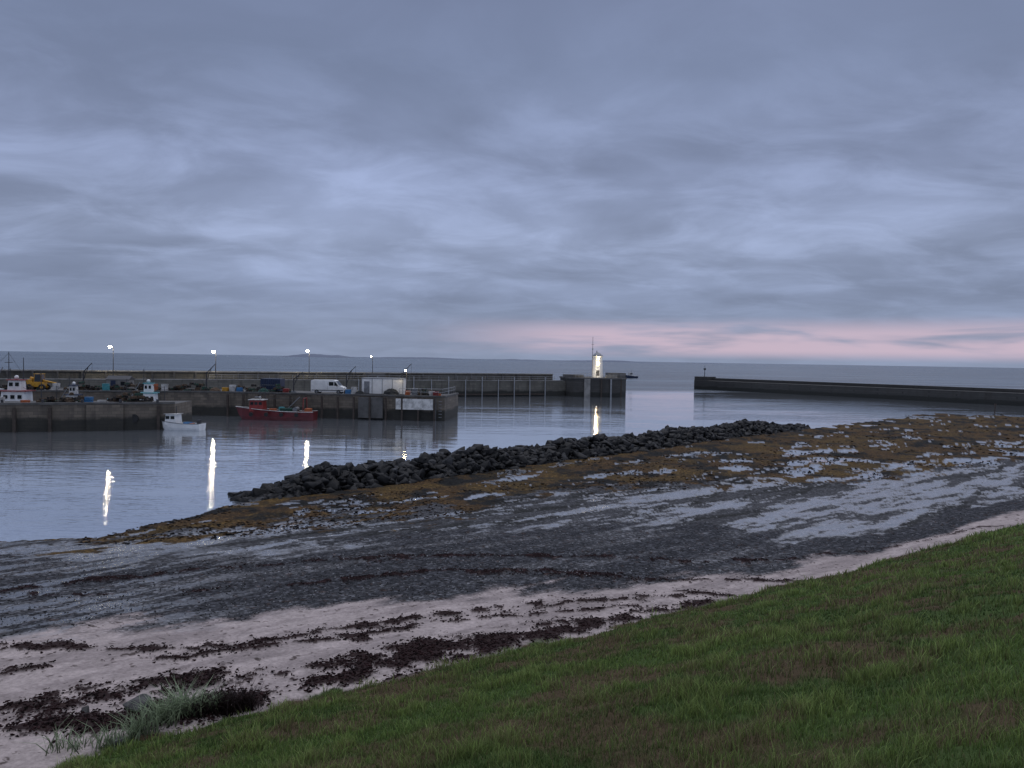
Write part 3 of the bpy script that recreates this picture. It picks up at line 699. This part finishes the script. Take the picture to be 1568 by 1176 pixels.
for cx,cy,n,w in((-62,121,65,5),(-53,123,55,4),(-69,119,40,3),(-44,123,40,4),(-38.5,122.2,16,1.5),(-14,121,16,1.5),(-79,118,30,3)): pots(cx,cy,3.77,n,w)
pots(-58,95.6,3.36,40,3);pots(-50.5,98.2,3.36,40,2.5);pots(-74,90.5,3.36,18,3)
def netpile(x,y,z,r_,mat):
    q=MB();q.ball((x,y,z),r_,mat,(1.15,1,.95),14,8,.07,True)
    for k in range(5): q.ball((x+random.uniform(-1,1)*r_,y-random.uniform(0,.6)*r_,z),r_*.4,mat,(1,1,.7),8,5,.12,True)
    q.make('fishing_net_pile')
netpile(-19.7,120.6,3.77,1.15,'net_dark');netpile(-41,121.9,3.77,.8,'net_green');netpile(-60,96.2,3.36,.7,'net_dark');netpile(-49,121.9,3.77,.8,'rope_brown');netpile(-24.8,120.6,3.77,.7,'net_dark')
def crates(L):
    q=MB()
    for x,y,z,m_,nst in L:
        for k in range(nst): crate(q,x+random.uniform(-.04,.04),y,z+k*.42,.85,.6,.4,m_,random.uniform(-.15,.15))
    q.make('fish_crates')
crates([(-25.8,121,3.77,'dirty_white',3),(-26.8,121,3.77,'blue_paint',2),(-16.9,120,3.77,'orange_plastic',2),(-15.8,120.2,3.77,'steel_grey',3)])
crates([(-13,120,3.77,'dirty_white',2),(-12,120.4,3.77,'orange_plastic',1),(-12.2,118.6,3.77,'red_paint',2)])
crates([(-47.2,121.6,3.77,'yellow_paint',2),(-46,121.6,3.77,'dirty_white',3),(-44.8,121.5,3.77,'blue_paint',2),(-37,121,3.77,'red_paint',2)])
crates([(-62,94.1,3.36,'orange_plastic',1),(-55,96,3.36,'blue_paint',2),(-53.6,96.6,3.36,'dirty_white',1),(-64.5,93,3.36,'dirty_white',2)])
crates([(-58,119.9,3.77,'orange_plastic',3),(-56.5,120.2,3.77,'dirty_white',3),(-65,118.3,3.77,'teal_paint',3),(-72,116.7,3.77,'dirty_white',3),(-81,114.5,3.77,'orange_plastic',2)])
q=MB();q.T=place(-40.8,126,3.76,-.05);q.box((0,0,1.15),(3.4,2.2,2.2),'navy_paint');q.box((0,-1.12,1.2),(3.3,.05,.1),'steel_grey')
for k in range(9): q.box((-1.5+k*.375,-1.13,1.15),(.08,.06,2.1),'navy_paint')
q.make('storage_container')
q=MB();q.T=place(-65.5,123.5,3.76,.1);q.box((0,0,.9),(3.6,2.1,1.8),'concrete')
q.add([(-1.9,-1.15,1.8),(1.9,-1.15,1.8),(1.9,1.15,1.8),(-1.9,1.15,1.8),(-1.9,0,2.4),(1.9,0,2.4)],[(0,1,5,4),(2,3,4,5),(0,4,3),(1,2,5)],'dark_steel')
q.box((-.7,-1.06,.85),(.8,.05,1.6),'navy_paint');q.box((.9,-1.06,1.15),(.8,.05,.6),'glass_dark');q.make('fish_store_hut')
for x,y,h in((-18.6,124.8,5.2),(-28,125,4.6),(-35.9,121.5,3.6),(-70.5,121.5,4.5),(-51.5,124.5,4.6)):
    q=MB();q.T=place(x,y,3.76);q.cyl((0,0,0),(0,0,h*.7),.12,'dark_steel',.1);q.cyl((0,0,h*.66),(1.6,-.3,h),.08,'dark_steel',.05);q.cyl((0,0,h*.35),(.9,-.15,h*.85),.05,'dark_steel');q.cyl((1.6,-.3,h),(1.6,-.3,h*.6),.02,'dark_steel');q.box((0,0,.2),(.7,.7,.4),'steel_grey');q.make('quay_davit')
# ------------------------------------------------ distant islands
def island(px0,px1,D,H,seed):
    x0=(px0-784)/F*D;x1=(px1-784)/F*D;n=40;t=np.linspace(0,1,n)
    pr=H*(np.sin(np.pi*t)**.6)*(.45+.8*fbm(t*5+seed,t*0,seed,4))
    vs=[];fs=[]
    for j,(oy,k) in enumerate(((0,0),(60,.7),(150,1),(260,.8),(400,0))):
        for i in range(n): vs.append((x0+(x1-x0)*t[i],D+oy,pr[i]*k-.5))
    for j in range(4):
        for i in range(n-1): fs.append((j*n+i,j*n+i+1,(j+1)*n+i+1,(j+1)*n+i))
    q=MB();q.add(vs,fs,'haze_blue');q.make('island',smooth=True)
island(425,535,5200,30,3);island(540,720,6000,18,5);island(745,835,6500,12,8);island(850,1010,5600,14,9);island(1060,1110,6500,8,4)
# ------------------------------------------------ sky
w=bpy.data.worlds.new('World');sc.world=w;w.use_nodes=True;nt=w.node_tree
bg=nt.nodes['Background']
tc=N(nt,'ShaderNodeTexCoord').outputs['Generated']
s=N(nt,'ShaderNodeSeparateXYZ');nt.links.new(tc,s.inputs[0]);x_,y_,z_=s.outputs
zc=math_(nt,'ADD',math_(nt,'MAXIMUM',z_,0),.17)
cb=N(nt,'ShaderNodeCombineXYZ');nt.links.new(math_(nt,'DIVIDE',x_,zc),cb.inputs[0]);nt.links.new(math_(nt,'DIVIDE',y_,zc),cb.inputs[1])
cv=cb.outputs[0]
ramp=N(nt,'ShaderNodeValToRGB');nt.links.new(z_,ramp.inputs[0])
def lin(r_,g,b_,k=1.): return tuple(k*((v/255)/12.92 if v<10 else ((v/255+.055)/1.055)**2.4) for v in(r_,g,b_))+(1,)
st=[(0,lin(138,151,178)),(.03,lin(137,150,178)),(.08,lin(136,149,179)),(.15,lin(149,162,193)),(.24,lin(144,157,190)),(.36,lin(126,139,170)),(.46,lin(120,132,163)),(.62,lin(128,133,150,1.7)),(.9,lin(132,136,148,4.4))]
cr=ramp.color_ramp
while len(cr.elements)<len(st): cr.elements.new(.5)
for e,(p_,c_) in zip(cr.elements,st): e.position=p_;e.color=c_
nz=noise(nt,1.05,7,.5,scaled(nt,cv,(.8,1.0,1),.25),.3)
nz2=noise(nt,2.8,7,.58,scaled(nt,cv,(.8,1.,1),-.1),.5)
amp=sstep(nt,z_,.24,.42,1.,.3);amp2=sstep(nt,z_,.03,.12,.35,1.)
k1=sstep(nt,nz,.34,.68,-.21,.19);k2=sstep(nt,nz2,.38,.72,-.09,.20)
kk=math_(nt,'ADD',1,math_(nt,'MULTIPLY',math_(nt,'MULTIPLY',math_(nt,'ADD',k1,k2),amp),amp2))
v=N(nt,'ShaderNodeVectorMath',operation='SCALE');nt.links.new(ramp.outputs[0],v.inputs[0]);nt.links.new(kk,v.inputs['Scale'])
azr=math_(nt,'DIVIDE',x_,math_(nt,'MAXIMUM',y_,.05))
nzp=noise(nt,1,4,.55,scaled(nt,tc,(3.5,3.5,36)),.3)
m1=math_(nt,'MULTIPLY',sstep(nt,z_,.002,.018),sstep(nt,z_,.034,.062,1,0))
m2=sstep(nt,azr,-.16,.14)
pk=math_(nt,'MULTIPLY',math_(nt,'MULTIPLY',m1,m2),sstep(nt,nzp,.38,.58,.12,1.))
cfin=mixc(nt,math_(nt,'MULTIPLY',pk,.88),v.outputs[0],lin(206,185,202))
sky=N(nt,'ShaderNodeTexSky',sky_type='NISHITA');sky.sun_disc=False;sky.sun_elevation=math.radians(50);sky.sun_rotation=math.radians(20)
sk=N(nt,'ShaderNodeVectorMath',operation='SCALE');nt.links.new(sky.outputs[0],sk.inputs[0]);sk.inputs['Scale'].default_value=.05
tot=mixc(nt,.05,cfin,sk.outputs[0])
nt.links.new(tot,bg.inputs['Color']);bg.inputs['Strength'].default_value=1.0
sl=bpy.data.lights.new('sun','SUN');sl.energy=.3;sl.angle=math.radians(50);sl.color=(1,.92,.86)
so=bpy.data.objects.new('sun',sl);sc.collection.objects.link(so)
e_=math.radians(50);dv=Vector((math.sin(math.radians(20))*math.cos(e_),math.cos(math.radians(20))*math.cos(e_),math.sin(e_)));so.rotation_euler=dv.to_track_quat('Z','Y').to_euler()
